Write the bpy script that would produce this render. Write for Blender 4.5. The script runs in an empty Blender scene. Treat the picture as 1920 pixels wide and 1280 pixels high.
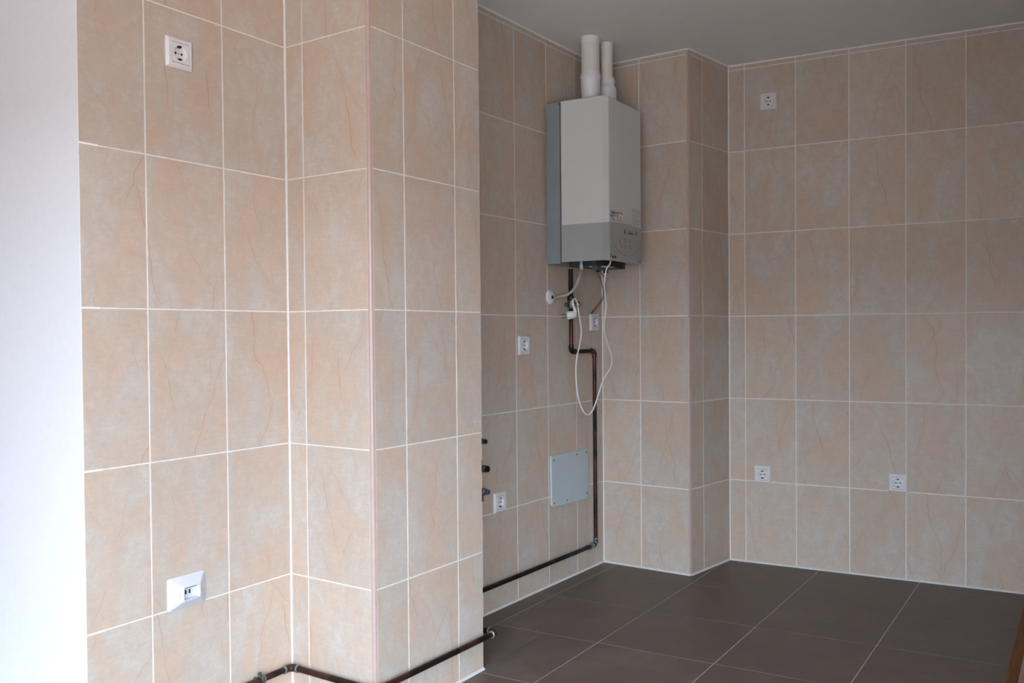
import bpy, bmesh, math, random
from mathutils import Vector, Matrix
random.seed(7)
scn = bpy.context.scene
COL = scn.collection
PI = math.pi

# ------------------------------------------------------------------ camera
def make_camera():
    f, yaw, pitch, roll, hc = 1728.32, 0.51862, -0.01723, -0.00725, 1.12548
    fwd = Vector((math.cos(yaw)*math.cos(pitch), math.sin(yaw)*math.cos(pitch), math.sin(pitch)))
    right = Vector((math.sin(yaw), -math.cos(yaw), 0))
    up = right.cross(fwd)
    r2 = math.cos(roll)*right + math.sin(roll)*up
    u2 = -math.sin(roll)*right + math.cos(roll)*up
    cd = bpy.data.cameras.new('camera')
    cd.sensor_width = 36.0
    cd.lens = f*36.0/1920
    cd.shift_x = -101.9/1920
    cd.shift_y = 12.37/1920
    cd.clip_start = 0.05
    c = bpy.data.objects.new('camera', cd)
    m = Matrix((r2, u2, -fwd)).transposed().to_4x4()
    m.translation = (0, 0, hc)
    c.matrix_world = m
    COL.objects.link(c)
    scn.camera = c
make_camera()

# ------------------------------------------------------------------ daylight
SKY = (0.70, 0.83, 1.0)
SKY_STRENGTH = 28.0
world = bpy.data.worlds.new('overcast_sky')
scn.world = world
world.use_nodes = True
bg = world.node_tree.nodes['Background']
bg.inputs['Color'].default_value = (*SKY, 1)
bg.inputs['Strength'].default_value = SKY_STRENGTH

BLOCKER_HOUSE_Z = 3.2                     # roof line of the added houses that block low sky light
WIN_X = -0.85                     # the glazed wall behind the photographer
WIN_Y0, WIN_Y1, WIN_Z1 = -3.2, 0.95, 2.0
ld = bpy.data.lights.new('window_daylight', 'AREA')
ld.shape = 'RECTANGLE'
ld.size = WIN_Z1
ld.size_y = WIN_Y1-WIN_Y0
ld.cycles.is_portal = True
lo = bpy.data.objects.new('window_daylight', ld)
lo.location = (WIN_X-0.12, (WIN_Y0+WIN_Y1)/2, WIN_Z1/2)
lo.rotation_euler = (0, -PI/2, 0)
COL.objects.link(lo)

vs = scn.view_settings
vs.view_transform = 'Standard'
vs.look = 'None'
vs.exposure = 0.0
vs.gamma = 1.0
vs.use_curve_mapping = False

# ------------------------------------------------------------------ helpers
def obj(name, verts, faces, mat, parent=None, loc=(0, 0, 0), rotz=0.0, smooth=False, matrix=None, mats=None, fm=None):
    me = bpy.data.meshes.new(name)
    me.from_pydata([tuple(v) for v in verts], [], [tuple(f) for f in faces])
    me.validate()
    bm = bmesh.new(); bm.from_mesh(me)
    bmesh.ops.recalc_face_normals(bm, faces=bm.faces)
    bm.to_mesh(me); bm.free()
    me.materials.append(mat)
    if smooth:
        for p in me.polygons: p.use_smooth = True
        me.set_sharp_from_angle(angle=math.radians(38))
    o = bpy.data.objects.new(name, me)
    COL.objects.link(o)
    if parent: o.parent = parent
    if matrix is not None: o.matrix_local = matrix
    else:
        o.location = loc; o.rotation_euler = (0, 0, rotz)
    return o

def empty(name, loc=(0, 0, 0), rotz=0.0):
    o = bpy.data.objects.new(name, None)
    o.empty_display_size = 0.05
    COL.objects.link(o)
    o.location = loc; o.rotation_euler = (0, 0, rotz)
    return o

def tag(o, label, cat, group=None):
    o['label'] = label; o['category'] = cat
    if group: o['group'] = group
    return o

class MB:
    """collects shapes into one mesh"""
    def __init__(s): s.v = []; s.f = []
    def add(s, v, f):
        n = len(s.v); s.v += [tuple(p) for p in v]; s.f += [tuple(i+n for i in q) for q in f]; return s
    def box(s, a, b):
        x0, y0, z0 = a; x1, y1, z1 = b
        return s.add([(x0,y0,z0),(x1,y0,z0),(x1,y1,z0),(x0,y1,z0),(x0,y0,z1),(x1,y0,z1),(x1,y1,z1),(x0,y1,z1)],
                     [(0,3,2,1),(4,5,6,7),(0,1,5,4),(1,2,6,5),(2,3,7,6),(3,0,4,7)])
    def prism(s, poly, z0, z1):
        """poly in xy extruded in z"""
        n = len(poly)
        v = [(x, y, z0) for x, y in poly]+[(x, y, z1) for x, y in poly]
        f = [tuple(range(n))[::-1], tuple(range(n, 2*n))]+[(i, (i+1) % n, n+(i+1) % n, n+i) for i in range(n)]
        return s.add(v, f)
    def rings(s, rings, cap0=True, cap1=True):
        n = len(rings[0]); v = [p for r in rings for p in r]; f = []
        for k in range(len(rings)-1):
            for i in range(n):
                f.append((k*n+i, k*n+(i+1) % n, (k+1)*n+(i+1) % n, (k+1)*n+i))
        if cap0: f.append(tuple(range(n))[::-1])
        if cap1: f.append(tuple(range((len(rings)-1)*n, len(rings)*n)))
        return s.add(v, f)
    def lathe(s, prof, origin=(0, 0, 0), axis='z', n=24, cap0=True, cap1=True):
        """prof: list of (radius, t) along axis"""
        ox, oy, oz = origin; R = []
        for r, t in prof:
            ring = []
            for i in range(n):
                a = 2*PI*i/n; c, q = r*math.cos(a), r*math.sin(a)
                if axis == 'z': ring.append((ox+c, oy+q, oz+t))
                elif axis == 'y': ring.append((ox+c, oy+t, oz+q))
                else: ring.append((ox+t, oy+c, oz+q))
            R.append(ring)
        return s.rings(R, cap0, cap1)
    def tube(s, pts, r, n=10, caps=True):
        P = [Vector(p) for p in pts]
        T = []
        for i in range(len(P)):
            a = P[min(i+1, len(P)-1)]-P[max(i-1, 0)]
            T.append(a.normalized())
        ref = Vector((0, 0, 1)) if abs(T[0].z) < 0.9 else Vector((1, 0, 0))
        u = T[0].cross(ref).normalized(); R = []
        for i, p in enumerate(P):
            u = (u - T[i]*u.dot(T[i])).normalized(); w = T[i].cross(u)
            rr = r[i] if isinstance(r, (list, tuple)) else r
            R.append([p+u*rr*math.cos(2*PI*k/n)+w*rr*math.sin(2*PI*k/n) for k in range(n)])
        return s.rings(R, caps, caps)
    def build(s, name, mat, parent=None, **k): return obj(name, s.v, s.f, mat, parent, **k)

def spline(P, sub=6):
    P = [Vector(p) for p in P]; out = []
    for i in range(len(P)-1):
        p0 = P[max(i-1, 0)]; p1 = P[i]; p2 = P[i+1]; p3 = P[min(i+2, len(P)-1)]
        for k in range(sub):
            t = k/sub
            out.append(0.5*((2*p1)+(p2-p0)*t+(2*p0-5*p1+4*p2-p3)*t*t+(3*p1-p0-3*p2+p3)*t**3))
    out.append(P[-1]); return out

# ------------------------------------------------------------------ materials
def mat(name, color, rough=0.5, metal=0.0, noise=0.0, scale=20.0, color2=None, stretch=(1, 1, 1), alpha=None, transmission=0.0, spec=None, bump=0.0):
    m = bpy.data.materials.new(name); m.use_nodes = True
    nt = m.node_tree; N = nt.nodes; L = nt.links
    b = N['Principled BSDF']
    b.inputs['Roughness'].default_value = rough
    b.inputs['Metallic'].default_value = metal
    if spec is not None: b.inputs['Specular IOR Level'].default_value = spec
    if transmission: b.inputs['Transmission Weight'].default_value = transmission
    if alpha is not None: b.inputs['Alpha'].default_value = alpha
    tc = N.new('ShaderNodeTexCoord'); mp = N.new('ShaderNodeMapping'); mp.inputs['Scale'].default_value = stretch
    nz = N.new('ShaderNodeTexNoise'); nz.inputs['Scale'].default_value = scale; nz.inputs['Detail'].default_value = 4
    rp = N.new('ShaderNodeValToRGB')
    c2 = color2 or tuple(min(1, c*(1+noise)) for c in color)
    c1 = color if color2 else tuple(c*(1-noise) for c in color)
    rp.color_ramp.elements[0].position = 0.35; rp.color_ramp.elements[1].position = 0.65
    rp.color_ramp.elements[0].color = (*c1, 1); rp.color_ramp.elements[1].color = (*c2, 1)
    L.new(tc.outputs['Object'], mp.inputs['Vector']); L.new(mp.outputs[0], nz.inputs['Vector'])
    L.new(nz.outputs['Fac'], rp.inputs[0]); L.new(rp.outputs[0], b.inputs['Base Color'])
    if bump:
        bp = N.new('ShaderNodeBump'); bp.inputs['Strength'].default_value = bump; bp.inputs['Distance'].default_value = 0.002
        L.new(nz.outputs['Fac'], bp.inputs['Height']); L.new(bp.outputs[0], b.inputs['Normal'])
    return m

def node(nt, t, **k):
    n = nt.nodes.new(t)
    for a, v in k.items(): setattr(n, a, v)
    return n
def math_(nt, op, a, b=None, clamp=False):
    n = nt.nodes.new('ShaderNodeMath'); n.operation = op; n.use_clamp = clamp
    for i, q in enumerate((a, b)):
        if q is None: continue
        if isinstance(q, (int, float)): n.inputs[i].default_value = q
        else: nt.links.new(q, n.inputs[i])
    return n.outputs[0]
def mixc(nt, fac, a, b, mode='MIX'):
    n = nt.nodes.new('ShaderNodeMix'); n.data_type = 'RGBA'; n.blend_type = mode
    for idx, q in ((0, fac), (6, a), (7, b)):
        if isinstance(q, (int, float)): n.inputs[idx].default_value = q
        elif isinstance(q, tuple): n.inputs[idx].default_value = (*q, 1)
        else: nt.links.new(q, n.inputs[idx])
    return n.outputs[2]
def maprange(nt, v, a, b, c, d, smooth=True):
    n = nt.nodes.new('ShaderNodeMapRange'); n.interpolation_type = 'SMOOTHSTEP' if smooth else 'LINEAR'
    nt.links.new(v, n.inputs[0])
    for i, q in enumerate((a, b, c, d)): n.inputs[i+1].default_value = q
    return n.outputs[0]
def noise(nt, vec, scale, detail=3, rough=0.5, dist=0.0):
    n = nt.nodes.new('ShaderNodeTexNoise'); n.inputs['Scale'].default_value = scale
    n.inputs['Detail'].default_value = detail; n.inputs['Roughness'].default_value = rough; n.inputs['Distortion'].default_value = dist
    nt.links.new(vec, n.inputs['Vector']); return n
def mapping(nt, vec, scale, loc=(0, 0, 0), rot=(0, 0, 0)):
    n = nt.nodes.new('ShaderNodeMapping'); n.inputs['Scale'].default_value = scale; n.inputs['Location'].default_value = loc; n.inputs['Rotation'].default_value = rot
    nt.links.new(vec, n.inputs['Vector']); return n.outputs[0]

def wall_tile_material():
    m = bpy.data.materials.new('veined_beige_tile'); m.use_nodes = True
    nt = m.node_tree; b = nt.nodes['Principled BSDF']
    tc = node(nt, 'ShaderNodeTexCoord'); oi = node(nt, 'ShaderNodeObjectInfo')
    off = node(nt, 'ShaderNodeVectorMath', operation='SCALE'); off.inputs[0].default_value = (31.7, 11.3, 57.1)
    nt.links.new(oi.outputs['Random'], off.inputs['Scale'])
    add = node(nt, 'ShaderNodeVectorMath', operation='ADD')
    nt.links.new(tc.outputs['Object'], add.inputs[0]); nt.links.new(off.outputs[0], add.inputs[1])
    V = add.outputs[0]
    # cloudy warm and cool patches
    n1 = noise(nt, mapping(nt, V, (1, 1, 0.55)), 7.5, 4, 0.55, 0.6)
    rp = node(nt, 'ShaderNodeValToRGB'); cr = rp.color_ramp
    cr.elements[0].position = 0.37; cr.elements[0].color = (0.626, 0.468, 0.357, 1)
    cr.elements[1].position = 0.62; cr.elements[1].color = (0.598, 0.555, 0.505, 1)
    e = cr.elements.new(0.5); e.color = (0.592, 0.505, 0.424, 1)
    nt.links.new(n1.outputs['Fac'], rp.inputs[0]); c = rp.outputs[0]
    n2 = noise(nt, mapping(nt, V, (1, 1, 0.8), (3, 0, 9)), 26, 6, 0.65, 0.5)
    c = mixc(nt, maprange(nt, n2.outputs['Fac'], 0.38, 0.64, 0.0, 0.42), c, (0.500, 0.400, 0.320))
    n4 = noise(nt, mapping(nt, V, (1, 1, 1.3), (1, 0, 5)), 75, 4, 0.65, 0.4)
    c = mixc(nt, maprange(nt, n4.outputs['Fac'], 0.40, 0.62, 0.0, 0.26), c, (0.475, 0.400, 0.335))
    n5 = noise(nt, mapping(nt, V, (1, 1, 1.0), (7, 0, 2)), 40, 5, 0.7, 0.8)
    c = mixc(nt, maprange(nt, n5.outputs['Fac'], 0.56, 0.68, 0.0, 0.30), c, (0.68, 0.61, 0.54))
    # fine sideways brushing
    n3 = noise(nt, mapping(nt, V, (10, 1, 170)), 1.0, 3, 0.6)
    c = mixc(nt, maprange(nt, n3.outputs['Fac'], 0.3, 0.7, 0.0, 0.22, False), c, (0.44, 0.37, 0.31))
    # thin rusty cracks running up the tile, broken by a mask
    sx = node(nt, 'ShaderNodeSeparateXYZ'); nt.links.new(V, sx.inputs[0])
    for k, (per, slope, amp, thr, wid, op) in enumerate(((0.15, 0.22, 0.060, 0.49, 0.0013, 0.55), (0.18, -0.32, 0.075, 0.51, 0.0012, 0.50), (0.23, 0.70, 0.07, 0.55, 0.0010, 0.42))):
        w1 = noise(nt, mapping(nt, V, (1, 1, 1), (k*3.3, k*1.7, k*9.1)), 5.0, 3, 0.45)
        t = math_(nt, 'ADD', sx.outputs[0], math_(nt, 'MULTIPLY', sx.outputs[2], slope))
        t = math_(nt, 'ADD', t, math_(nt, 'MULTIPLY', w1.outputs['Fac'], amp*2))
        t = math_(nt, 'MULTIPLY', math_(nt, 'ABSOLUTE', math_(nt, 'SUBTRACT', math_(nt, 'FRACT', math_(nt, 'DIVIDE', t, per)), 0.5)), per)
        line = maprange(nt, t, wid*0.35, wid, 1.0, 0.0)
        halo = maprange(nt, t, 0.0, 0.022, 1.0, 0.0)
        mk = noise(nt, mapping(nt, V, (1, 1, 0.45), (k*7.7+2, 0, 4)), 6.5, 2)
        mask = maprange(nt, mk.outputs['Fac'], thr, thr+0.10, 0.0, 1.0)
        c = mixc(nt, math_(nt, 'MULTIPLY', math_(nt, 'MULTIPLY', halo, mask), 0.26), c, (0.56, 0.39, 0.28))
        c = mixc(nt, math_(nt, 'MULTIPLY', math_(nt, 'MULTIPLY', line, mask), op), c, (0.32, 0.18, 0.11))
    # each tile a touch lighter or darker
    hv = node(nt, 'ShaderNodeHueSaturation'); nt.links.new(c, hv.inputs['Color'])
    nt.links.new(maprange(nt, oi.outputs['Random'], 0, 1, 0.95, 1.04, False), hv.inputs['Value'])
    nt.links.new(hv.outputs[0], b.inputs['Base Color'])
    b.inputs['Roughness'].default_value = 0.42
    b.inputs['Specular IOR Level'].default_value = 0.35
    return m

def floor_tile_material():
    m = bpy.data.materials.new('dark_brown_floor_tile'); m.use_nodes = True
    nt = m.node_tree; b = nt.nodes['Principled BSDF']
    tc = node(nt, 'ShaderNodeTexCoord'); oi = node(nt, 'ShaderNodeObjectInfo')
    off = node(nt, 'ShaderNodeVectorMath', operation='SCALE'); off.inputs[0].default_value = (23.7, 41.3, 7.1)
    nt.links.new(oi.outputs['Random'], off.inputs['Scale'])
    add = node(nt, 'ShaderNodeVectorMath', operation='ADD')
    nt.links.new(tc.outputs['Object'], add.inputs[0]); nt.links.new(off.outputs[0], add.inputs[1])
    V = add.outputs[0]
    n1 = noise(nt, V, 6, 5, 0.6, 0.8)
    rp = node(nt, 'ShaderNodeValToRGB'); cr = rp.color_ramp
    cr.elements[0].position = 0.3; cr.elements[0].color = (0.098, 0.072, 0.068, 1)
    cr.elements[1].position = 0.7; cr.elements[1].color = (0.172, 0.136, 0.116, 1)
    e = cr.elements.new(0.5); e.color = (0.132, 0.096, 0.076, 1)
    nt.links.new(n1.outputs['Fac'], rp.inputs[0]); c = rp.outputs[0]
    n3 = noise(nt, mapping(nt, V, (30, 90, 1)), 1.0, 3, 0.6)
    c = mixc(nt, maprange(nt, n3.outputs['Fac'], 0.3, 0.7, 0.0, 0.22, False), c, (0.088, 0.070, 0.056))
    nt.links.new(c, b.inputs['Base Color'])
    nt.links.new(maprange(nt, n1.outputs['Fac'], 0.3, 0.7, 0.40, 0.52, False), b.inputs['Roughness'])
    b.inputs['Specular IOR Level'].default_value = 0.4
    return m

def copper_material(name, base, dark, green, greenamt):
    m = bpy.data.materials.new(name); m.use_nodes = True
    nt = m.node_tree; b = nt.nodes['Principled BSDF']
    tc = node(nt, 'ShaderNodeTexCoord'); V = tc.outputs['Object']
    n1 = noise(nt, V, 9, 4, 0.6, 0.5)
    c = mixc(nt, maprange(nt, n1.outputs['Fac'], 0.38, 0.62, 0, 1), base, dark)
    n2 = noise(nt, mapping(nt, V, (1, 1, 1), (5, 2, 1)), 55, 3, 0.6)
    c = mixc(nt, maprange(nt, n2.outputs['Fac'], 0.60-greenamt, 0.72-greenamt, 0, 0.9), c, green)
    nt.links.new(c, b.inputs['Base Color'])
    b.inputs['Metallic'].default_value = 0.55
    nt.links.new(maprange(nt, n1.outputs['Fac'], 0.35, 0.65, 0.36, 0.6), b.inputs['Roughness'])
    return m

M = {}
M['tile'] = wall_tile_material()
M['floor'] = floor_tile_material()
M['grout'] = mat('pale_wall_grout', (0.80, 0.775, 0.75), 0.8, noise=0.05, scale=40)
M['floor_grout'] = mat('beige_floor_grout', (0.50, 0.44, 0.39), 0.85, noise=0.12, scale=30)
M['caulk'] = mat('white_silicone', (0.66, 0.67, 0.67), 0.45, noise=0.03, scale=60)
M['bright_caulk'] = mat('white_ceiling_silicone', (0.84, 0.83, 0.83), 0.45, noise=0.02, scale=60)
M['white_wall'] = mat('white_wall_paint', (0.90, 0.91, 0.95), 0.7, noise=0.01, scale=50)
M['room_wall'] = mat('darkened_room_paint', (0.36, 0.30, 0.25), 0.75, noise=0.02, scale=30)  # brownish tone for unseen room walls, darkened to cut bounced light
M['ceiling'] = mat('white_ceiling_paint', (0.82, 0.835, 0.84), 0.8, noise=0.015, scale=12)
M['pink_trim'] = mat('pinkish_plastic_trim', (0.47, 0.345, 0.31), 0.35, noise=0.03, scale=30)
M['white_plastic'] = mat('white_plastic', (0.74, 0.73, 0.74), 0.35, noise=0.02, scale=60)
M['bright_plastic'] = mat('bright_white_plastic', (0.64, 0.66, 0.71), 0.3, noise=0.02, scale=60)
M['rib'] = mat('grey_plastic_rib', (0.30, 0.31, 0.32), 0.5, noise=0.05)
M['seam'] = mat('dark_seam', (0.10, 0.10, 0.10), 0.7, noise=0.1)
M['hole'] = mat('black_hole', (0.012, 0.012, 0.012), 0.8, noise=0.1)
M['socket_metal'] = mat('earth_clip_metal', (0.035, 0.035, 0.035), 0.4, metal=0.6, noise=0.1)
M['case'] = mat('warm_white_enamel', (0.65, 0.675, 0.665), 0.27, noise=0.01, scale=15)
M['cover'] = mat('light_grey_plastic', (0.375, 0.392, 0.388), 0.42, noise=0.01, scale=15)
M['dial'] = mat('grey_dial_plastic', (0.37, 0.378, 0.372), 0.4, noise=0.01, scale=15)
M['groove'] = mat('shadow_groove', (0.17, 0.18, 0.18), 0.6, noise=0.05)
M['back'] = mat('blue_grey_sheet_steel', (0.245, 0.29, 0.305), 0.45, noise=0.04, scale=12)
M['under'] = mat('dark_underside', (0.03, 0.035, 0.04), 0.6, noise=0.2)
M['print'] = mat('dark_print', (0.05, 0.055, 0.06), 0.6, noise=0.1)
M['faint'] = mat('faint_grey_print', (0.255, 0.255, 0.26), 0.6, noise=0.1, scale=60)
M['sticker'] = mat('sticker_paper', (0.66, 0.66, 0.70), 0.5, noise=0.06, scale=90)
M['orange'] = mat('orange_print', (0.62, 0.24, 0.10), 0.5, noise=0.1, scale=60)
M['duct_white'] = mat('white_flue_plastic', (0.78, 0.77, 0.80), 0.35, noise=0.02, scale=20)
M['duct_cream'] = mat('aged_cream_flue', (0.74, 0.70, 0.64), 0.4, color2=(0.76, 0.73, 0.70), scale=9)
M['copper'] = copper_material('tarnished_copper', (0.078, 0.029, 0.019), (0.014, 0.010, 0.009), (0.10, 0.12, 0.11), -0.08)
M['copper_dark'] = copper_material('blackened_copper', (0.014, 0.011, 0.010), (0.006, 0.006, 0.006), (0.06, 0.09, 0.09), -0.08)
M['verdigris'] = copper_material('verdigris_joint', (0.22, 0.30, 0.28), (0.10, 0.14, 0.13), (0.40, 0.55, 0.52), 0.05)
M['elbow'] = copper_material('darkened_elbow', (0.075, 0.036, 0.026), (0.020, 0.018, 0.018), (0.12, 0.17, 0.16), -0.04)
M['green_elbow'] = copper_material('green_stained_elbow', (0.06, 0.12, 0.105), (0.015, 0.03, 0.03), (0.16, 0.33, 0.28), 0.06)
M['chrome'] = mat('dull_chrome', (0.30, 0.31, 0.31), 0.28, metal=0.9, noise=0.15, scale=50)
M['brass'] = mat('darkened_brass', (0.13, 0.14, 0.12), 0.4, metal=0.7, noise=0.3, scale=60)
M['blue_metal'] = mat('blue_grey_fitting', (0.13, 0.16, 0.20), 0.4, metal=0.4, noise=0.25, scale=60)
M['lever'] = mat('pale_grey_lever', (0.42, 0.43, 0.46), 0.45, noise=0.05)
M['panel'] = mat('pale_blue_grey_panel', (0.50, 0.565, 0.585), 0.5, noise=0.02, scale=14)
M['screw'] = mat('dark_screw', (0.12, 0.12, 0.12), 0.4, metal=0.6, noise=0.2, scale=90)
M['cord'] = mat('white_cord', (0.74, 0.71, 0.68), 0.45, noise=0.03)
M['wire'] = mat('brown_wire', (0.075, 0.035, 0.025), 0.5, noise=0.15, scale=60)
M['hose'] = mat('translucent_hose', (0.50, 0.49, 0.45), 0.3, noise=0.08, scale=30, alpha=0.5)
M['wood'] = mat('varnished_wood', (0.15, 0.048, 0.009), 0.65, color2=(0.22, 0.080, 0.017), scale=6, stretch=(1, 14, 14))
M['laminate'] = mat('pinkish_laminate', (0.36, 0.22, 0.165), 0.45, color2=(0.46, 0.29, 0.225), scale=6, stretch=(1, 12, 12))
M['terrace'] = mat('terrace_paving', (0.42, 0.30, 0.22), 0.9, noise=0.1, scale=3)
M['street'] = mat('street_asphalt', (0.12, 0.12, 0.12), 0.9, noise=0.1, scale=1)
M['house'] = mat('blocker_house_render', (0.30, 0.27, 0.24), 0.9, noise=0.05, scale=1)
M['frame'] = mat('white_window_frame', (0.80, 0.80, 0.80), 0.4, noise=0.01)
M['pcb'] = mat('green_terminal_block', (0.05, 0.085, 0.07), 0.5, noise=0.2, scale=60)

# ------------------------------------------------------------------ room geometry (metres)
W = 0.24704
ZC = 2.41668
yA = 2.12812
xA0 = 1.3585
xB = 2.02019; tB = 0.0802
yC = 1.77165; xB2 = 1.9916; tC = -0.00818; xC = 2.5225
xE = 3.9921; yD = 2.07581; tD = -0.02457
yF = 1.60418; tE = 0.08465; xE2 = 3.95218; tF = -0.15542
xG = 4.32032; yG = 1.60418+tF*(4.32032-3.95218); tG = -0.0172
yFG = yG
xGf = lambda y: xG-tG*(yF-y)
yDf = lambda x: yD+tD*(x-xE)
yCf = lambda x: yC+tC*(x-xB2)
xBf = lambda y: xB-tB*(yA-y)
xEf = lambda y: xE-tE*(yD-y)
yR = 0.240
ROWS_L = [0.0]+[-0.0063+0.4*k for k in range(1, 7)]+[ZC]
ROWS_R = [0.0]+[-0.0026+0.4*k for k in range(1, 6)]+[2.3915, ZC]

def struct(o, label=None):
    o['kind'] = 'structure'
    if label: o['label'] = label
    return o

mesh_cache = {}
def tile_mesh(w, h, m, flat=False):
    key = (round(w, 4), round(h, 4), m.name, flat)
    if key not in mesh_cache:
        me = bpy.data.meshes.new('tile')
        t = 0.008; e = 0.0008
        if flat:    # floor: lies in xy, top at z 0
            v = [(0,0,-t),(w,0,-t),(w,h,-t),(0,h,-t),(0,0,-e),(w,0,-e),(w,h,-e),(0,h,-e),(e,e,0),(w-e,e,0),(w-e,h-e,0),(e,h-e,0)]
        else:       # wall: in xz, face at y 0, body behind it
            v = [(0,t,0),(w,t,0),(w,t,h),(0,t,h),(0,e,0),(w,e,0),(w,e,h),(0,e,h),(e,0,e),(w-e,0,e),(w-e,0,h-e),(e,0,h-e)]
        f = [(8,9,10,11)]
        for i in range(4):
            j = (i+1) % 4
            f += [(4+i, 4+j, 8+j, 8+i), (i, j, 4+j, 4+i)]
        me.from_pydata(v, [], f)
        bm = bmesh.new(); bm.from_mesh(me)
        bmesh.ops.recalc_face_normals(bm, faces=bm.faces)
        # keep outward: the top face must point to the viewer
        bm.faces.ensure_lookup_table()
        nrm = bm.faces[0].normal
        if (nrm.z if flat else -nrm.y) < 0: bmesh.ops.reverse_faces(bm, faces=bm.faces)
        bm.to_mesh(me); bm.free()
        me.materials.append(m)
        mesh_cache[key] = me
    return mesh_cache[key]

def tiled_wall(name, p0, p1, joints, rows, g=0.0042, label=None, gap0=0.003, gap1=0.003, thick=0.03, ext=(0.0, 0.0)):
    """wall from p0 to p1 as seen from the room, left to right; joints = distances along it"""
    p0 = Vector((*p0, 0)); p1 = Vector((*p1, 0)); d = p1-p0; L = d.length
    rz = math.atan2(d.y, d.x)
    r = 0.0016
    mb = MB().box((-ext[0], r, 0), (L+ext[1], r+thick, ZC))
    w = mb.build(name, M['grout'], loc=p0, rotz=rz)
    struct(w, label)
    xs = [0.0]+sorted(j for j in joints if 0.02 < j < L-0.012)+[L]
    for i in range(len(xs)-1):
        a = xs[i]+(gap0 if i == 0 else g/2); b = xs[i+1]-(gap1 if i == len(xs)-2 else g/2)
        for k in range(len(rows)-1):
            z0 = rows[k]+(0.004 if k == 0 else g/2); z1 = rows[k+1]-(0.004 if k == len(rows)-2 else g/2)
            o = bpy.data.objects.new('tile', tile_mesh(b-a, z1-z0, M['tile']))
            o.parent = w; o.location = (a, 0, z0)
            COL.objects.link(o)
    # white silicone beads at the floor and ceiling
    for nm, z, s, rr in (('floor_bead', 0.0, 1, 0.0065), ('ceiling_bead', ZC, -1, 0.0055)):
        q = [(0, z), (-rr, z), (-rr*0.72, z+s*rr*0.55), (-rr*0.3, z+s*rr*0.95), (0, z+s*rr*1.15)]
        v = [(0, y, zz) for y, zz in q]+[(L, y, zz) for y, zz in q]; n = len(q)
        f = [tuple(range(n)), tuple(range(n, 2*n))]+[(i, (i+1) % n, n+(i+1) % n, n+i) for i in range(n)]
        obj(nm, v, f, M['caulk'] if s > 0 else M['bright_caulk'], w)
    return w

# ---- structure -------------------------------------------------
wall_A = tiled_wall('wall_left', (xA0, yA), (xB, yA), [1.53997-xA0+k*W for k in range(3)], ROWS_L, g=0.0040, gap0=0.0005, gap1=0.004, ext=(0, 0.03),
                    label='beige tiled wall at the left, beside the white wall end')
B1 = (xBf(yC), yC)
LB = (Vector(B1)-Vector((xB, yA))).length
wall_B = tiled_wall('wall_column_front', (xB, yA), B1, [(yA-2.05088)*math.sqrt(1+tB*tB)], ROWS_L, g=0.0040, gap0=0.004, gap1=0.013, ext=(0.03, -0.0125),
                    label='front face of the beige tiled column')
wall_C = tiled_wall('wall_column_side', B1, (xC, yCf(xC)), [2.1402-xB2+k*W for k in range(3)], ROWS_L, g=0.0040, gap0=0.013, gap1=0.0005, ext=(-0.0125, -0.001),
                    label='right-hand face of the beige tiled column')
# plain back of the column, facing the boiler recess
cb = MB().box((xC-0.02, yCf(xC)+0.0105, 0), (xC-0.001, yDf(xC)+0.02, ZC)).build('wall_column_back', M['room_wall']); struct(cb)
D0 = (xC-0.001, yDf(xC)); D1 = (xE, yD)
kd = math.sqrt(1+tD*tD)
wall_D = tiled_wall('wall_recess', D0, D1, [(3.2459+k*W-D0[0])*kd for k in range(-2, 4)], ROWS_R, g=0.0042, gap0=0.0005, gap1=0.004, ext=(0, 0.03),
                    label='tiled wall behind the boiler')
E1 = (xE2, yF)
wall_E = tiled_wall('wall_pier_front', D1, E1, [(yD-1.86447)*math.sqrt(1+tE*tE)], ROWS_R, g=0.0044, gap0=0.004, gap1=0.011, ext=(0.03, -0.0105),
                    label='front face of the tiled pier right of the boiler')
G0 = (xGf(yFG), yFG)
wall_F = tiled_wall('wall_pier_side', E1, G0, [(4.07209-xE2)*math.sqrt(1+tF*tF)], ROWS_R, g=0.0044, gap0=0.011, gap1=0.004, ext=(-0.0105, 0.03),
                    label='narrow side face of the tiled pier')
G1 = (xGf(yR-0.30), yR-0.30)
wall_G = tiled_wall('wall_back', G0, G1, [(yFG-1.46586)+k*W for k in range(0, 8)], ROWS_R, g=0.0044, gap0=0.004, gap1=0.001, ext=(0.03, 0),
                    label='beige tiled back wall')

def vtrim(name, x, y, ax, ay, r, label):
    """quarter-round corner strip; ax, ay = unit vectors along the two faces away from the corner"""
    ax = Vector(ax).normalized(); ay = Vector(ay).normalized(); c = Vector((x, y))+ax*r+ay*r
    P = []
    for i in range(9):
        a = PI/2*i/8
        P.append(c-ax*r*math.cos(a)*1.0-ay*r*math.sin(a)*1.0)
    P += [c+ax*0.001-ay*0.0, c]
    P = [tuple(p) for p in P]
    o = MB().prism(P, 0.0, ZC).build(name, M['pink_trim'], smooth=True); struct(o, label); return o
dB = (Vector((xB, yA))-Vector(B1)); dC = Vector((xC, yCf(xC)))-Vector(B1)
vtrim('trim_1', B1[0], B1[1], dB, dC, 0.0115, 'pinkish rounded corner strip of the near column')
dE = Vector(D1)-Vector(E1); dF = Vector(G0)-Vector(E1)
vtrim('trim_2', E1[0], E1[1], dE, dF, 0.0095, 'pinkish rounded corner strip of the far pier')

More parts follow.
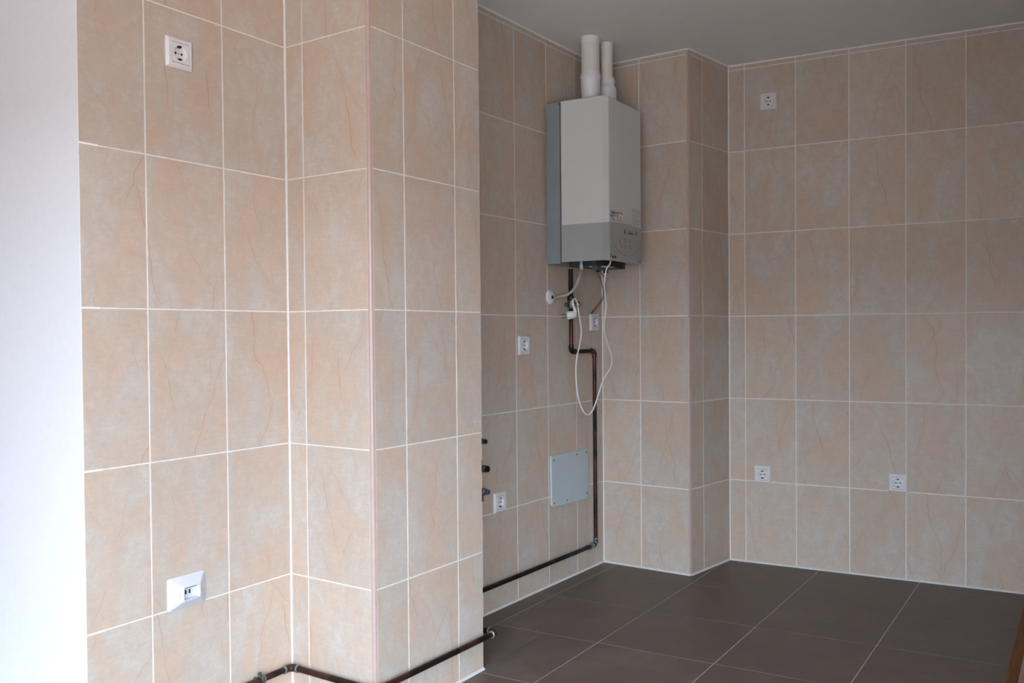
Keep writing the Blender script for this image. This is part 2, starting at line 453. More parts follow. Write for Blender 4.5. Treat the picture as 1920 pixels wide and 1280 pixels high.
# white plastered wall end at the far left, and the rest of the room behind the camera
YL = 3.4; YN = -4.2; XF = xG+0.02
def slab(name, a, b, m, label=None): return struct(MB().box(a, b).build(name, m), label)
slab('wall_white', (xA0-0.0005, yA+0.0005, 0), (xA0+0.05, YL, ZC), M['white_wall'], 'bright white painted wall end at the left edge')
slab('wall_living_left', (WIN_X, YL, 0), (xA0+0.05, YL+0.1, ZC), M['room_wall'])
slab('wall_right', (WIN_X, YN-0.1, 0), (XF+0.2, YN, ZC), M['room_wall'])
slab('wall_back_right', (xGf(yR-0.3)+0.001, YN, 0), (XF+0.2, yR-0.301, ZC), M['room_wall'])
# unseen wall added right of the camera to shade the back wall
BLOCKER_X, BLOCKER_Y = 1.3, -0.06
slab('wall_light_blocker', (BLOCKER_X, YN, 0), (BLOCKER_X+0.12, BLOCKER_Y, ZC), M['room_wall'])
# window wall
T = 0.12
slab('wall_window_left', (WIN_X-T, WIN_Y1, 0), (WIN_X, YL+0.1, ZC), M['room_wall'])
slab('wall_window_right', (WIN_X-T, YN-0.1, 0), (WIN_X, WIN_Y0, ZC), M['room_wall'])
slab('wall_window_top', (WIN_X-T, WIN_Y0, WIN_Z1), (WIN_X, WIN_Y1, ZC), M['room_wall'])
wf = MB()
for y in (WIN_Y0, (WIN_Y0+WIN_Y1)/2-0.03, WIN_Y1-0.06): wf.box((WIN_X-0.09, y, 0), (WIN_X-0.03, y+0.06, WIN_Z1))
wf.box((WIN_X-0.09, WIN_Y0+0.06, WIN_Z1-0.06), (WIN_X-0.03, WIN_Y1-0.06, WIN_Z1))
struct(wf.build('window_1', M['frame']))
slab('ceiling', (WIN_X-T, YN-0.1, ZC), (XF+0.2, YL+0.1, ZC+0.1), M['ceiling'], 'smooth white ceiling')
slab('ground', (WIN_X-T-2.2, -6, -0.15), (WIN_X-T, 7, -0.03), M['terrace'])

slab('ground_street', (-60, -60, -6.3), (WIN_X-T-2.2, 60, -6.0), M['street'])
# unseen houses added across the street, height set to block low sky light
slab('wall_house_sky_blocker', (-24, -40, -6), (-14, 40, BLOCKER_HOUSE_Z), M['house'])
# kitchen floor tiles
S = 0.44448; FX0 = 2.93776; FY0 = 2.00044
FL = MB().box((WIN_X, yR, -0.05), (XF+0.1, YL, -0.0014)).build('floor', M['floor_grout']); struct(FL, 'dark brown tiled kitchen floor')
fg = 0.0040
def floor_tile(x0, x1, y0, y1):
    if x1-x0 < 0.01 or y1-y0 < 0.01: return
    o = bpy.data.objects.new('tile', tile_mesh(x1-x0, y1-y0, M['floor'], True))
    o.parent = FL; o.location = (x0, y0, 0.0); COL.objects.link(o)
for n in range(-11, 4):
    for m_ in range(-4, 5):
        x0 = FX0+n*S+fg/2; x1 = x0+S-fg; y1 = FY0-m_*S-fg/2; y0 = y1-S+fg
        x0 = max(x0, WIN_X); x1 = min(x1, XF); y0 = max(y0, yR+0.002); y1 = min(y1, YL)
        # cut round the walls
        if x0 >= xA0-0.2:
            lim = yA if x1 <= xB else (2.13 if x0 > xC else 1.80)
            if x0 < xB2 < x1 and y1 > 1.80:
                floor_tile(x0, xB2+0.02, max(y0, 1.80), min(y1, yA+0.02)); y1 = 1.80-0.0
                if y0 < y1: floor_tile(x0, x1, y0, y1)
                continue
            if x0 < xC < x1 and y1 > 1.80:
                floor_tile(xC-0.015, x1, max(y0, 1.78), min(y1, 2.13)); y1 = 1.78
                if y0 < y1: floor_tile(x0, x1, y0, y1)
                continue
            y1 = min(y1, lim)
        if y0 < y1: floor_tile(x0, x1, y0, y1)
# wooden strip and the next room's floor
th = MB().add([(WIN_X, yR-0.035, -0.05), (XF, yR-0.035, -0.05), (XF, yR, -0.05), (WIN_X, yR, -0.05),
               (WIN_X, yR-0.035, 0.004), (XF, yR-0.035, 0.004), (XF, yR, 0.004), (WIN_X, yR, 0.004)],
              [(0,3,2,1),(4,5,6,7),(0,1,5,4),(1,2,6,5),(2,3,7,6),(3,0,4,7)]).build('trim_3', M['wood'])
struct(th, 'varnished wooden strip along the edge of the tiled floor')
F2 = MB().box((WIN_X, YN, -0.05), (XF+0.1, yR-0.035, -0.002)).build('floor_living', M['laminate']); struct(F2, 'pinkish brown board floor beyond the wooden strip')
for i in range(7):
    for j in range(3):
        y1 = yR-0.036-i*0.195; y0 = y1-0.193
        x0 = 1.135+j*1.25-(i % 2)*0.6; x1 = min(x0+1.248, XF)
        if i: x0 = max(x0, 1.125)
        MB().box((x0, y0, -0.006), (x1, y1, 0.0005)).build('plank', M['laminate'], F2)

# ------------------------------------------------------------------ wall sockets
def place(wall):
    return {'A': 0.0, 'D': math.atan(tD), 'G': -PI/2-tG}[wall]

def rrect(w, h, r, n=5):
    P = []
    for cx, cz, a0 in ((w/2-r, h/2-r, 0), (-w/2+r, h/2-r, 90), (-w/2+r, -h/2+r, 180), (w/2-r, -h/2+r, 270)):
        for i in range(n):
            a = math.radians(a0+90*i/(n-1)); P.append((cx+r*math.cos(a), cz+r*math.sin(a)))
    return P

def sq_ring(h, y, n=32):
    """n points of a square outline (half side h) in step with a circle's angles"""
    P = []
    for i in range(n):
        a = 2*PI*i/n; c, s = math.cos(a), math.sin(a); k = h/max(abs(c), abs(s)); P.append((c*k, y, s*k))
    return P
def circ(r, y, n=32): return [(r*math.cos(2*PI*i/n), y, r*math.sin(2*PI*i/n)) for i in range(n)]

def socket(loc, rz, label, size=0.081):
    t = tag(empty('wall_socket', loc, rz), label, 'socket', 'white earthed wall sockets')
    h = size/2
    fr = MB()
    q = lambda k, y: [(x, y, z) for x, z in rrect(2*k, 2*k, 0.0022, 3)]
    hi = 0.0265
    fr.rings([q(h, 0.0), q(h, -0.0035), q(h-0.0055, -0.0095), q(hi+0.0008, -0.0095), q(hi+0.0008, -0.006)], True, False)
    fr.build('frame', M['white_plastic'], t, smooth=True)
    ins = MB()
    ins.rings([sq_ring(hi, -0.0055), sq_ring(hi, -0.0100), circ(0.0205, -0.0100), circ(0.0198, -0.0092), circ(0.0190, -0.0012)], False, True)
    ins.build('insert', M['white_plastic'], t, smooth=True)
    for z in (-hi-0.0004, hi+0.0004): MB().box((-hi, -0.00985, z-0.0006), (hi, -0.0092, z+0.0006)).build('seam', M['seam'], t)
    for s in (-1, 1):
        MB().lathe([(0.0031, -0.0020), (0.0031, -0.0011)], (s*0.0095, 0, 0), 'y', 12).build('pin_hole', M['hole'], t)
        c = MB().box((-0.0042, -0.0095, s*0.0170-0.0026), (0.0042, -0.0012, s*0.0170+0.0026))
        c.build('earth_clip', M['socket_metal'], t)
    MB().lathe([(0.0016, -0.0018), (0.0016, -0.0011)], (0, 0, 0), 'y', 10).build('screw', M['socket_metal'], t)
    return t

socket((1.6430, yA, 1.8778), 0, 'large white socket high on the near left wall, beside the white wall end')
socket((xGf(1.3463), 1.3463, 2.2205), place('G'), 'white socket high on the back wall near the ceiling')
socket((xGf(1.3814), 1.3814, 0.4325), place('G'), 'low white socket on the back wall nearer the pier')
socket((xGf(0.7584), 0.7584, 0.4363), place('G'), 'low white socket on the back wall at a tile corner, farther from the pier')
socket((3.2986, yDf(3.2986), 1.0717), place('D'), 'white socket at mid height on the recess wall, between column and copper pipe')
socket((3.1138, yDf(3.1138), 0.4357), place('D'), 'low white socket on the recess wall beside the blackened water taps')
socket((3.9062, yDf(3.9062), 1.1721), place('D'), 'white socket under the boiler with two brown wires entering its top')

# cable outlet with a hooded opening
def cable_outlet():
    t = tag(empty('cable_outlet', (1.6435, yA, 0.4335)), 'white pyramid shaped cable outlet plate low on the left tiled wall', 'outlet')
    w, h = 0.118, 0.0885; D = 0.026
    mb = MB()
    n = 6
    def rr(a, b, y, r, dx=0): return [(x+dx, y, z) for x, z in rrect(a, b, r, n)]
    ow, oh = 0.050, 0.034
    mb.rings([rr(w, h, 0, 0.007), rr(w, h, -0.003, 0.007), rr(w-0.012, h-0.010, -0.0065, 0.007),
              rr(ow+0.008, oh+0.008, -D+0.0015, 0.005), rr(ow+0.003, oh+0.003, -D, 0.004), rr(ow, oh, -D, 0.004),
              rr(ow-0.002, oh-0.002, -D+0.003, 0.004), rr(ow-0.003, oh-0.003, -0.011, 0.004)], True, True)
    mb.build('plate', M['bright_plastic'], t, smooth=True)
    for x in (-0.0105, 0.0015):
        MB().box((x-0.0017, -0.0135, -0.0045), (x+0.0017, -0.0108, 0.0060)).build('slot', M['hole'], t)
    for x in (-0.0115, 0.0010, 0.0145):
        MB().box((x-0.0045, -0.020, oh/2-0.0046), (x+0.0045, -0.0108, oh/2-0.0024)).build('rib', M['rib'], t)
    MB().lathe([(0.0022, -0.0205), (0.0022, -0.0165)], (-0.0335, 0, -0.001), 'y', 12).build('screw', M['hole'], t)
    MB().lathe([(0.0022, -0.0205), (0.0022, -0.0165)], (0.0335, 0, -0.001), 'y', 12).build('screw', M['screw'], t)
cable_outlet()

# ------------------------------------------------------------------ access panel
def access_panel():
    cx = (3.504+3.8355)/2; cz = 0.4605
    t = tag(empty('access_panel', (cx, yDf(cx), cz), place('D')), 'pale blue grey square cover plate screwed low on the recess wall', 'panel')
    w = 0.3325; mb = MB()
    # slightly out of square, bottom corners cut
    P = [(-w/2+0.004, 0.116), (w/2-0.012, 0.1155), (w/2, 0.104), (w/2-0.001, -0.108), (w/2-0.016, -0.1225), (-w/2+0.020, -0.1150), (-w/2+0.004, -0.104), (-w/2, 0.110)]
    def ring(y, k): return [(x*k, y, z*k) for x, z in P]
    mb.rings([ring(0, 1), ring(-0.005, 1), ring(-0.0075, 0.985)], True, True)
    mb.build('plate', M['panel'], t)
    for x, z in ((-0.144, 0.096), (0.058, 0.098), (0.147, 0.098), (-0.144, -0.096), (-0.035, -0.1), (0.150, -0.094)):
        MB().lathe([(0.0042, -0.0072), (0.0042, -0.0085), (0.0028, -0.0092)], (x, 0, z), 'y', 12).build('screw', M['screw'], t)
access_panel()

# ------------------------------------------------------------------ boiler
BX0, BX1 = 3.477, 3.848; BY0, BY1 = 1.785, 2.004; BZ0, BZ1 = 1.430, 2.126
def boiler():
    t = tag(empty('gas_boiler', ((BX0+BX1)/2, 2.08, BZ0)), 'wall hung grey and white gas boiler with two white pipes to the ceiling', 'boiler')
    T0 = Vector(t.location)
    L = lambda p: (p[0]-T0.x, p[1]-T0.y, p[2]-T0.z)
    def mk(mb, name, m, **k):
        mb.v = [L(p) for p in mb.v]; return mb.build(name, m, t, **k)
    # back frame
    b = MB().box((BX0+0.002, 2.012, 1.424), (BX1-0.002, yDf(BX1)-0.0005, 2.110))
    b.box((BX0+0.002, 2.018, 2.110), (BX1-0.002, yDf(BX1)-0.0005, 2.124))
    mk(b, 'back_frame', M['back'])
    mk(MB().box((BX0+0.012, 2.003, 1.44), (BX1-0.012, 2.0125, 2.11)), 'gap_shade', M['under'])  # dark sheet standing in for the shade between frame and case
    c = 0.030
    def foot(e):
        return [(BX0-e, BY1), (BX0-e, BY0+0.021), (BX0-e+0.002, BY0+0.0185), (BX0+c-0.004, BY0-e+0.001), (BX0+c, BY0-e), (BX1-c, BY0-e), (BX1-c+0.004, BY0-e+0.001), (BX1+e-0.002, BY0+0.0185), (BX1+e, BY0+0.021), (BX1+e, BY1)]
    # upper shell
    u = MB()
    fp = foot(0.0); ft = foot(-0.003)
    u.rings([[(x, y, 1.58) for x, y in fp], [(x, y, BZ1-0.003) for x, y in fp], [(x, y, BZ1) for x, y in ft]], True, True)
    mk(u, 'upper_case', M['case'])
    # lower cover with arched top edge, open below
    f2 = [(BX0-0.0012, BY1), (BX0-0.0012, BY0+0.021), (BX0+0.002, BY0+0.018), (BX0+c-0.003, BY0-0.0002)]
    N = 20
    xs = [BX0+c+(BX1-BX0-2*c)*i/N for i in range(N+1)]
    f2 += [(x, BY0-0.0012) for x in xs]
    f2 += [(BX1-c+0.003, BY0-0.0002), (BX1-0.002, BY0+0.018), (BX1+0.0012, BY0+0.021), (BX1+0.0012, BY1)]
    xm = (BX0+BX1)/2-0.02
    def zt(x, y):
        if y > BY0+0.01: return 1.590
        s = (x-xm)/0.17
        return 1.600-0.0085*s*s
    lo_ = MB(); n = len(f2)
    inner = [(min(max(x, BX0+0.003), BX1-0.003), max(y, BY0+0.003)) for x, y in f2]
    V = [(x, y, BZ0) for x, y in f2]+[(x, y, zt(x, y)) for x, y in f2]+[(x, y, BZ0) for x, y in inner]+[(x, y, BZ0+0.03) for x, y in inner]
    F = []
    for i in range(n-1):
        F += [(i, i+1, n+i+1, n+i), (i, i+1, 2*n+i+1, 2*n+i), (2*n+i, 2*n+i+1, 3*n+i+1, 3*n+i)]
    # thin lip that closes the top edge against the upper shell
    V += [(min(max(x, BX0+0.0005), BX1-0.0005), max(y, BY0+0.0005), zt(x, y)) for x, y in f2]
    for i in range(n-1): F.append((n+i, n+i+1, 4*n+i+1, 4*n+i))
    lo_.add(V, F)
    mk(lo_, 'lower_cover', M['cover'])
    # underside tray and its fittings
    mk(MB().prism([(BX0+0.004, BY1), (BX0+0.004, BY0+0.024), (BX0+0.034, BY0+0.004), (BX1-0.034, BY0+0.004), (BX1-0.004, BY0+0.024), (BX1-0.004, BY1)], BZ0+0.030, BZ0+0.036), 'underside', M['under'])
    mk(MB().box((BX0+0.05, 1.86, 1.412), (BX1-0.04, 1.995, 1.462)), 'burner_tray', M['under'])
    mk(MB().prism([(3.53, 1.90), (3.60, 1.84), (3.66, 1.84), (3.60, 1.91)], 1.408, 1.414), 'bracket', M['lever'])
    mk(MB().box((3.535, 1.862, 1.396), (3.605, 1.885, 1.414)), 'terminal_block', M['pcb'])
    nut = MB(); nut.lathe([(0.013, 0.0), (0.013, 0.018), (0.0095, 0.019), (0.0095, 0.035)], (3.500, 1.92, 1.396), 'z', 6)
    mk(nut, 'hose_nut', M['blue_metal'])
    for x in (3.70, 3.77): mk(MB().lathe([(0.011, 0), (0.011, 0.03)], (x, 1.94, 1.396), 'z', 12), 'pipe_stub', M['copper_dark'])
    # raised half round dial on the cover
    yf = BY0-0.0012
    cx, rx = 3.668, 0.152
    P = []
    for i in range(33):
        a = PI+PI*i/32; P.append((cx+rx*math.cos(a)*0.985, 1.556+(1.556-1.460)*math.sin(a)))
    top = [(x, min(1.556+0.020, zt(x, BY0)-0.003)) for x in [cx+rx*0.985*(1-2*i/10) for i in range(11)]]
    P = P+top
    bulge = lambda k, y: [(cx+(x-cx)*k, y, 1.535+(z-1.535)*k) for x, z in P]
    d = MB().rings([bulge(1.0, yf+0.0005), bulge(1.0, yf-0.0012), bulge(0.975, yf-0.0022), bulge(0.93, yf-0.0024)], True, True)
    mk(d, 'dial_panel', M['dial'])
    gp = P[:33]
    go = [(cx+(x-cx)*1.018, yf-0.0007, 1.535+(z-1.535)*1.022) for x, z in gp]; gi = [(cx+(x-cx)*0.994, yf-0.0007, 1.535+(z-1.535)*0.992) for x, z in gp]
    gm = MB(); m_ = len(gp)
    gm.add(go+gi, [(i, i+1, m_+i+1, m_+i) for i in range(m_-1)])
    mk(gm, 'dial_groove', M['groove'])
    yd = yf-0.0024
    plate = lambda x0, x1, z0, z1, m, nm, y=None, t_=0.0008: mk(MB().box((x0, (yd if y is None else y)-t_, z0), (x1, (yd if y is None else y)+0.0004, z1)), nm, m)
    # flame mark, display slot, gauge edge
    fm = [(3.640, 1.554), (3.652, 1.554), (3.649, 1.572), (3.643, 1.572)]
    mk(MB().rings([[(x, yd+0.0003, z) for x, z in fm], [(x, yd-0.0008, z) for x, z in fm]], True, True), 'flame_mark', M['print'])
    plate(3.677, 3.728, 1.557, 1.5635, M['print'], 'display_slot')
    plate(3.674, 3.736, 1.5665, 1.5695, M['faint'], 'display_edge')
    g = [(0.012*math.cos(a), 0.012*math.sin(a)) for a in [math.radians(-75+150*i/12) for i in range(13)]]
    g2 = [(x*0.58+0.002, z*1.0) for x, z in g][::-1]
    G = [(3.752+x, 1.5655+z) for x, z in g+g2]
    mk(MB().rings([[(x, yd+0.0003, z) for x, z in G], [(x, yd-0.0012, z) for x, z in G]], True, True), 'gauge_rim', M['print'])
    # faint setting marks
    for x, z, w, h in ((3.600, 1.520, .007, .016), (3.603, 1.506, .006, .007), (3.607, 1.494, .007, .008), (3.617, 1.507, .004, .005), (3.618, 1.496, .004, .005),
                       (3.640, 1.527, .006, .018), (3.648, 1.518, .020, .004), (3.644, 1.533, .012, .003), (3.698, 1.527, .011, .014),
                       (3.640, 1.503, .012, .008), (3.658, 1.497, .010, .004), (3.650, 1.490, .012, .004), (3.692, 1.505, .016, .005), (3.697, 1.496, .013, .005), (3.703, 1.489, .012, .005), (3.72, 1.505, .01, .003)):
        plate(x-w/2, x+w/2, z-h/2, z+h/2, M['faint'], 'setting_mark')
    # maker's mark low on the cover: a small emblem and a row of dark letter strokes
    for x0, x1, z0, z1 in ((3.5085, 3.5125, 1.4465, 1.4590), (3.5125, 3.5190, 1.4560, 1.4590), (3.5125, 3.5165, 1.4460, 1.4480)):
        plate(x0, x1, z0, z1, M['print'], 'emblem', yf)
    x = 3.5235
    for w in (.0062, .0058, .0062, .0055, .0060, .0058):
        plate(x, x+w*0.86, 1.4425, 1.4515, M['print'], 'lettering', yf); x += w+0.0012
    for x0, x1 in ((3.776, 3.796), (3.801, 3.815)): plate(x0, x1, 1.4405, 1.4440, M['faint'], 'model_lettering', yf)
    # sticker
    ys = BY0
    st = plate(3.512, 3.634, 1.6055, 1.6455, M['sticker'], 'sticker', ys, 0.0005)
    def onst(x0, x1, z0, z1, m):
        p = MB().box((x0, ys-0.0009, z0), (x1, ys-0.0003, z1)); p.v = [L(q) for q in p.v]
        o = p.build('sticker_print', m, st)
    onst(3.513, 3.565, 1.6425, 1.6450, M['print']); onst(3.520, 3.564, 1.6325, 1.6385, M['print']); onst(3.513, 3.519, 1.6370, 1.6395, M['print'])
    onst(3.513, 3.519, 1.617, 1.630, M['print']); onst(3.519, 3.540, 1.616, 1.619, M['print']); onst(3.522, 3.562, 1.6205, 1.6285, M['faint'])
    onst(3.524, 3.555, 1.6085, 1.6115, M['print'])
    onst(3.567, 3.632, 1.6375, 1.6445, M['orange']); onst(3.567, 3.585, 1.6335, 1.6375, M['orange'])
    onst(3.578, 3.584, 1.6165, 1.632, M['print']); onst(3.598, 3.628, 1.618, 1.6205, M['faint']); onst(3.600, 3.622, 1.6255, 1.628, M['faint'])
    onst(3.567, 3.632, 1.607, 1.6115, M['orange'])
    # printed notice at the right edge of the case
    rows = [(1.672, .09), (1.668, .10), (1.662, .095), (1.656, .10), (1.648, .10), (1.643, .07), (1.634, .10), (1.626, .085), (1.620, .09), (1.613, .075), (1.607, .06)]
    for z, ln in rows:
        xx = 3.726+random.uniform(0, .006)
        while xx < 3.726+ln:
            w = random.uniform(.012, .03); plate(xx, min(xx+w, 3.8165), z-0.0009, z+0.0009, M['faint'], 'notice_line', ys, 0.0004); xx += w+0.004
    return t
boiler()

# ------------------------------------------------------------------ flue pipes
def flue(x, y, prof, r, label, shift=0.0):
    t = tag(empty('flue_pipe', (x, y, BZ1)), label, 'pipe', 'white flue pipes')
    H = ZC-BZ1
    MB().lathe(prof, (0, 0, 0), 'z', 32).build('socket_end', M['duct_white'], t, smooth=True)
    z0 = prof[-1][1]-0.02
    MB().lathe([(r, z0), (r, H-0.001)], (shift, 0, 0), 'z', 32).build('pipe', M['duct_cream'], t, smooth=True)
    MB().lathe([(r+0.0015, H-0.030), (r+0.003, H-0.0005)], (shift, 0, 0), 'z', 32).build('ceiling_seal', M['duct_white'], t, smooth=True)
    return t
flue(3.592, 1.918, [(0.0405, 0.0), (0.0405, 0.045), (0.0425, 0.049), (0.0425, 0.110), (0.0450, 0.113), (0.0450, 0.121), (0.0425, 0.125), (0.0425, 0.135)], 0.0405,
     'thicker white flue pipe, rising from the left of the boiler top')
flue(3.711, 1.893, [(0.0385, 0.0), (0.0385, 0.080), (0.0375, 0.090), (0.033, 0.098), (0.030, 0.102), (0.030, 0.114), (0.0325, 0.117), (0.0325, 0.128), (0.030, 0.132), (0.0285, 0.140)], 0.0262,
     'thinner white flue pipe, stepping out of a wide adapter on the boiler', -0.010)
tp = MB().lathe([(0.011, 0), (0.011, 0.022), (0.008, 0.027)], (0, 0, 0), 'z', 14).build('test_plug', M['back'], loc=(3.648, 1.855, BZ1))
tag(tp, 'small blue grey plug on the boiler top between the flues', 'plug')

# ------------------------------------------------------------------ copper gas pipe round the column
def gas_pipe():
    t = tag(empty('gas_pipe', (2.6, 2.0, 0.12)), 'dark tarnished copper gas pipe running low round the column and up to the boiler', 'pipe')
    T0 = Vector(t.location)
    off = 0.028
    R = 0.0092
    pts = [Vector((1.20+0.17, yA-off, 0.1215)), Vector((xBf(2.1)-off, yA-off, 0.1205)), Vector((xBf(1.745)-off, yC-off, 0.1245)),
           Vector((xC+0.034, yCf(xC)-off-0.002, 0.1195)), Vector((xC+0.034, yDf(xC)-off-0.004, 0.1175)),
           Vector((3.855, yDf(3.855)-off-0.004, 0.1175)), Vector((3.855, yDf(3.855)-off-0.004, 1.037)),
           Vector((3.641, yDf(3.641)-off-0.004, 1.037)), Vector((3.641, yDf(3.641)-off-0.004, 1.411))]
    mats = ['copper', 'copper', 'copper', 'copper_dark', 'copper_dark', 'copper', 'copper_dark', 'copper_dark']
    em = ['elbow', 'elbow', 'elbow', 'elbow', 'green_elbow', 'elbow', 'copper_dark']
    eR = 0.020
    loc = lambda L: [p-T0 for p in L]
    n = len(pts)
    for i in range(n-1):
        a, b = pts[i], pts[i+1]; d = (b-a).normalized()
        a2 = a+d*(eR if i else 0); b2 = b-d*(eR if i < n-2 else 0)
        if i == 7:      # broken by the valve: blackened above, copper below
            v0, v1 = 1.234, 1.280
            MB().tube(loc([a2, Vector((a.x, a.y, v0))]), R, 16).build('pipe_length', M['copper'], t, smooth=True)
            MB().tube(loc([Vector((a.x, a.y, v1)), b2]), R*1.05, 16).build('pipe_length', M['copper_dark'], t, smooth=True)
        else:
            MB().tube(loc([a2, b2]), R, 16).build('pipe_length', M[mats[i]], t, smooth=True)
    for i in range(1, n-1):
        p = pts[i]; d0 = (p-pts[i-1]).normalized(); d1 = (pts[i+1]-p).normalized()
        a = p-d0*eR; b = p+d1*eR; A = [a-d0*0.008]
        for k in range(9):
            s = k/8; A.append((1-s)**2*a+2*s*(1-s)*p+s*s*b)
        A.append(b+d1*0.008)
        e = MB().tube(loc(A), R+0.0022, 16).build('elbow', M[em[i-1]], t, smooth=True)
        for q, dd in ((a-d0*0.009, d0), (b+d1*0.009, d1)):
            mm = 'verdigris' if i in (1, 3, 5) else 'elbow'
            MB().tube(loc([q-dd*0.0035, q-dd*0.0015, q+dd*0.0015, q+dd*0.0035]), [R+0.0005, R+0.0034, R+0.0034, R+0.0005], 16).build('solder_ring', M[mm], e, smooth=True)
    # clips
    def clip(p, d, wall, m):
        d = Vector(d); wall = Vector(wall)
        c = MB().tube(loc([p-d*0.006, p+d*0.006]), R+0.003, 14)
        up = Vector((0, 0, 1))
        c.tube(loc([p+wall*0.006, p+wall*(off-0.001)]), 0.004, 8)
        c.tube(loc([p+up*(R+0.001)-d*0.004, p+up*(R+0.013)-d*0.004]), 0.0055, 8)
        c.tube(loc([p-up*(R+0.001)-d*0.004, p-up*(R+0.009)-d*0.004]), 0.0050, 8)
        o = c.build('pipe_clip', M[m], t, smooth=True)
        MB().tube(loc([p+d*0.0062, p+d*0.0095]), R+0.0038, 14).build('clip_band', M['verdigris'], o, smooth=True)
    clip(Vector((1.872, yA-off, 0.1206)), (1, 0, 0), (0, 1, 0), 'brass')
    clip(Vector((3.805, yDf(3.805)-off-0.004, 0.1175)), (1, 0, 0), (0, 1, 0), 'blue_metal')
    # shut off valve with side plugs
    v = pts[7]; vx, vy = v.x, v.y
    O = lambda x, y, z: (x-T0.x, y-T0.y, z-T0.z)
    body = MB().lathe([(0.011, 0), (0.0125, 0.006), (0.0125, 0.034), (0.011, 0.040)], O(vx, vy, 1.232), 'z', 16)
    b = body.build('valve_body', M['brass'], t, smooth=True)
    MB().lathe([(0.0155, 0), (0.0165, 0.003), (0.0165, 0.017), (0.0155, 0.020)], O(vx, vy, 1.268), 'z', 6).build('union_nut', M['copper_dark'], b)
    MB().lathe([(0.0085, 0.0300), (0.0100, 0.0285), (0.0115, 0.0250), (0.0125, 0.0220), (0.0125, 0.0100)], O(vx, vy, 1.250), 'y', 12).build('wall_plug', M['blue_metal'], b, smooth=True)
    MB().lathe([(0.0105, -0.010), (0.0120, -0.012), (0.0120, -0.025), (0.0102, -0.027), (0.0128, -0.029), (0.0128, -0.042), (0.0110, -0.046), (0.0085, -0.049)], O(vx, vy, 1.250), 'y', 14).build('side_cap', M['chrome'], b, smooth=True)
    MB().tube([O(vx-0.004, vy-0.012, 1.272), O(vx-0.004, vy-0.024, 1.272)], 0.006, 10).build('spindle', M['chrome'], b, smooth=True)
    return t
gas_pipe()

# ------------------------------------------------------------------ boiler power cord with plug
def power_cord():
    C = [(3.558, 1.81, 1.445), (3.558, 1.81, 1.42), (3.542, 1.82, 1.394), (3.543, 1.83, 1.337), (3.569, 1.84, 1.281), (3.596, 1.85, 1.235), (3.599, 1.86, 1.177), (3.615, 1.87, 1.13), (3.665, 1.88, 1.071), (3.725, 1.89, 1.01), (3.734, 1.9, 0.966), (3.684, 1.91, 0.914), (3.65, 1.92, 0.844), (3.623, 1.93, 0.786), (3.591, 1.937, 0.76), (3.555, 1.945, 0.777), (3.521, 1.952, 0.84), (3.516, 1.959, 0.921), (3.535, 1.967, 1.002), (3.579, 1.974, 1.072), (3.608, 1.981, 1.131), (3.596, 1.984, 1.191), (3.580, 1.982, 1.228), (3.560, 1.976, 1.258), (3.540, 1.976, 1.272), (3.527, 1.980, 1.262)]
    t = tag(empty('power_cord', (3.558, 1.81, 1.44)), 'white power cord hanging in a long loop below the boiler, its plug on the valve', 'cord')
    T0 = Vector(t.location); L = lambda P: [Vector(p)-T0 for p in P]
    MB().tube(L(spline(C, 5)), 0.0036, 8).build('cable', M['cord'], t, smooth=True)
    MB().tube(L(spline([(3.527, 1.980, 1.266), (3.530, 1.979, 1.247), (3.539, 1.976, 1.225), (3.543, 1.974, 1.212)], 4)), [0.0042+0.0035*i/12 for i in range(13)], 10).build('sleeve', M['white_plastic'], t, smooth=True)
    # plug body, pins pointing towards the wall
    m = Matrix.Translation(Vector((3.530, 1.988, 1.201))-T0) @ Matrix.Rotation(math.radians(-54), 4, 'Z') @ Matrix.Rotation(math.radians(-8), 4, 'Y')
    p = MB().lathe([(0.0125, -0.022), (0.0175, -0.0205), (0.0180, -0.014), (0.0172, 0.006), (0.0135, 0.016), (0.0080, 0.022)], (0, 0, 0), 'x', 18)
    b = p.build('plug_body', M['white_plastic'], t, smooth=True, matrix=m)
    for z in (-0.006, 0.006):
        MB().tube([(-0.022, 0, z), (-0.044, 0, z)], 0.0023, 8).build('pin', M['chrome'], b, smooth=True)
power_cord()

# ------------------------------------------------------------------ thermostat wires
for i, (W_, lab) in enumerate((([(3.548, 1.875, 1.395), (3.682, 1.922, 1.358), (3.808, 1.974, 1.316), (3.877, 2.013, 1.292), (3.861, 2.039, 1.247), (3.852, 2.066, 1.2125)], 'thin brown wire from boiler to socket, the left of the two'),
                ([(3.578, 1.875, 1.395), (3.719, 1.922, 1.372), (3.835, 1.974, 1.33), (3.9, 2.014, 1.295), (3.886, 2.041, 1.25), (3.868, 2.069, 1.2125)], 'thin brown wire from boiler to socket, the right of the two'))):
    P = spline(W_, 6); o0 = Vector(P[0])
    o = MB().tube([p-o0 for p in P], 0.0017, 6).build('thermostat_wire', M['wire'], loc=o0, smooth=True)
    tag(o, lab, 'wire', 'thermostat wires')

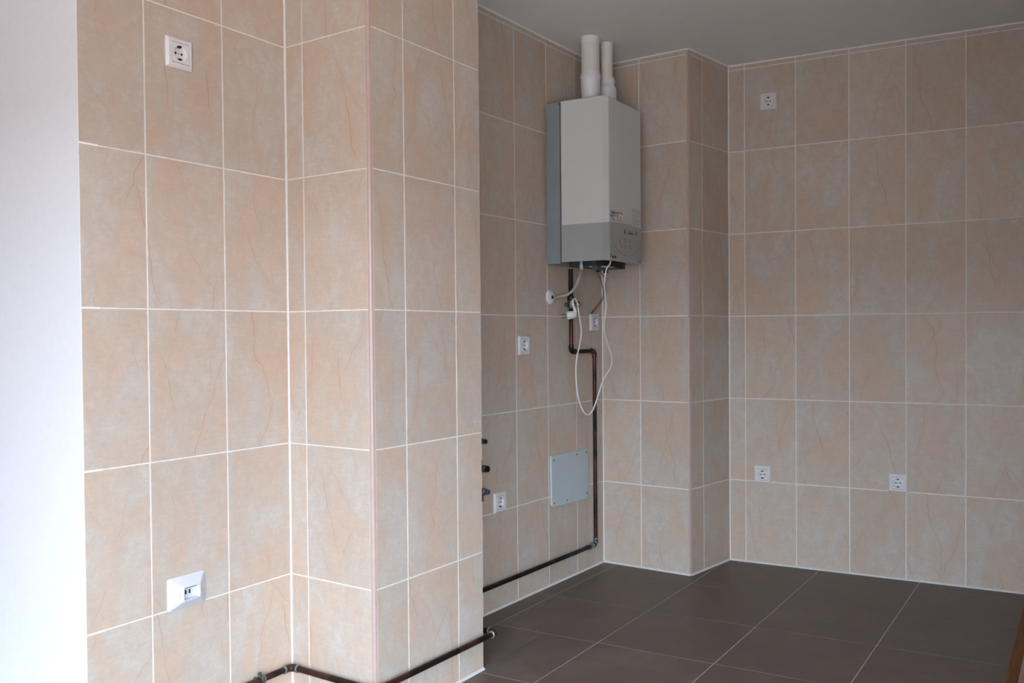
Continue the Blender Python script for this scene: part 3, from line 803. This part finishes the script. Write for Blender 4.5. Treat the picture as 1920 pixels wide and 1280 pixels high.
# ------------------------------------------------------------------ condensate hose and wall rosette
H = spline([(3.500, 1.92, 1.3955), (3.506, 1.923, 1.390), (3.545, 1.950, 1.377), (3.566, 1.984, 1.332), (3.573, 2.015, 1.302), (3.555, 2.045, 1.286), (3.527, 2.071, 1.281)], 6)
o0 = Vector(H[0])
tag(MB().tube([p-o0 for p in H], 0.0066, 10).build('drain_hose', M['hose'], loc=o0, smooth=True), 'translucent grey drain hose curving from the boiler into the wall', 'hose')
rt = tag(empty('wall_rosette', (3.5137, yDf(3.5137), 1.2809), place('D')), 'round white pipe rosette on the wall left of the copper pipe', 'rosette')
MB().lathe([(0.0335, 0.0), (0.0335, -0.003), (0.030, -0.0075), (0.020, -0.012), (0.010, -0.0135), (0.008, -0.0125)], (0, 0, 0), 'y', 28).build('cover', M['white_plastic'], rt, smooth=True)
MB().lathe([(0.0078, -0.0120), (0.0078, -0.0145)], (0.001, 0, 0), 'y', 16).build('opening', M['hole'], rt)

# ------------------------------------------------------------------ water taps behind the column
def tap(x, z, kind, label):
    t = tag(empty('water_tap', (x, yDf(x), z), place('D')), label, 'tap', 'water connections beside the column')
    if kind == 0:
        MB().lathe([(0.012, 0), (0.012, -0.012), (0.008, -0.014), (0.008, -0.022)], (0, 0, 0), 'y', 14).build('pipe_end', M['brass'], t, smooth=True)
        MB().lathe([(0.0095, -0.022), (0.0095, -0.032)], (0, 0, 0), 'y', 8).build('cap', M['hole'], t)
    elif kind == 1:
        MB().lathe([(0.020, 0), (0.018, -0.006), (0.011, -0.008), (0.011, -0.030)], (0, 0, 0), 'y', 16).build('flange', M['chrome'], t, smooth=True)
        MB().lathe([(0.0125, -0.022), (0.0145, -0.024), (0.0145, -0.048), (0.0120, -0.052)], (0, 0, 0), 'y', 8).build('valve_body', M['brass'], t)
        MB().lathe([(0.010, -0.052), (0.0125, -0.054), (0.0125, -0.062), (0.0070, -0.066)], (0, 0, 0), 'y', 14).build('end_cap', M['copper_dark'], t, smooth=True)
        MB().tube([(-0.012, -0.034, 0.010), (-0.012, -0.034, 0.036)], 0.006, 10).build('spindle', M['hole'], t, smooth=True)
    else:
        MB().lathe([(0.020, 0), (0.018, -0.006), (0.011, -0.008), (0.011, -0.030)], (0, 0, 0), 'y', 16).build('flange', M['chrome'], t, smooth=True)
        MB().lathe([(0.0140, -0.022), (0.0150, -0.024), (0.0150, -0.046), (0.0120, -0.050)], (0, 0, 0), 'y', 8).build('valve_body', M['blue_metal'], t)
        MB().lathe([(0.0095, -0.050), (0.0110, -0.052), (0.0110, -0.064)], (0, 0, 0.001), 'y', 12).build('end_cap', M['blue_metal'], t, smooth=True)
        MB().lathe([(0.0045, -0.0642), (0.0045, -0.0648)], (0, 0, 0.001), 'y', 10).build('bore', M['hole'], t)
        MB().tube([(-0.008, -0.036, -0.014), (-0.006, -0.036, -0.036)], 0.0065, 10).build('handle', M['wire'], t, smooth=True)
tap(2.985, 0.6975, 0, 'capped dark pipe end beside the column edge, topmost of three')
tap(2.955, 0.5955, 1, 'darkened brass water tap beside the column edge, middle of three')
tap(2.955, 0.5050, 2, 'blue grey water tap beside the column edge, just above the low socket')
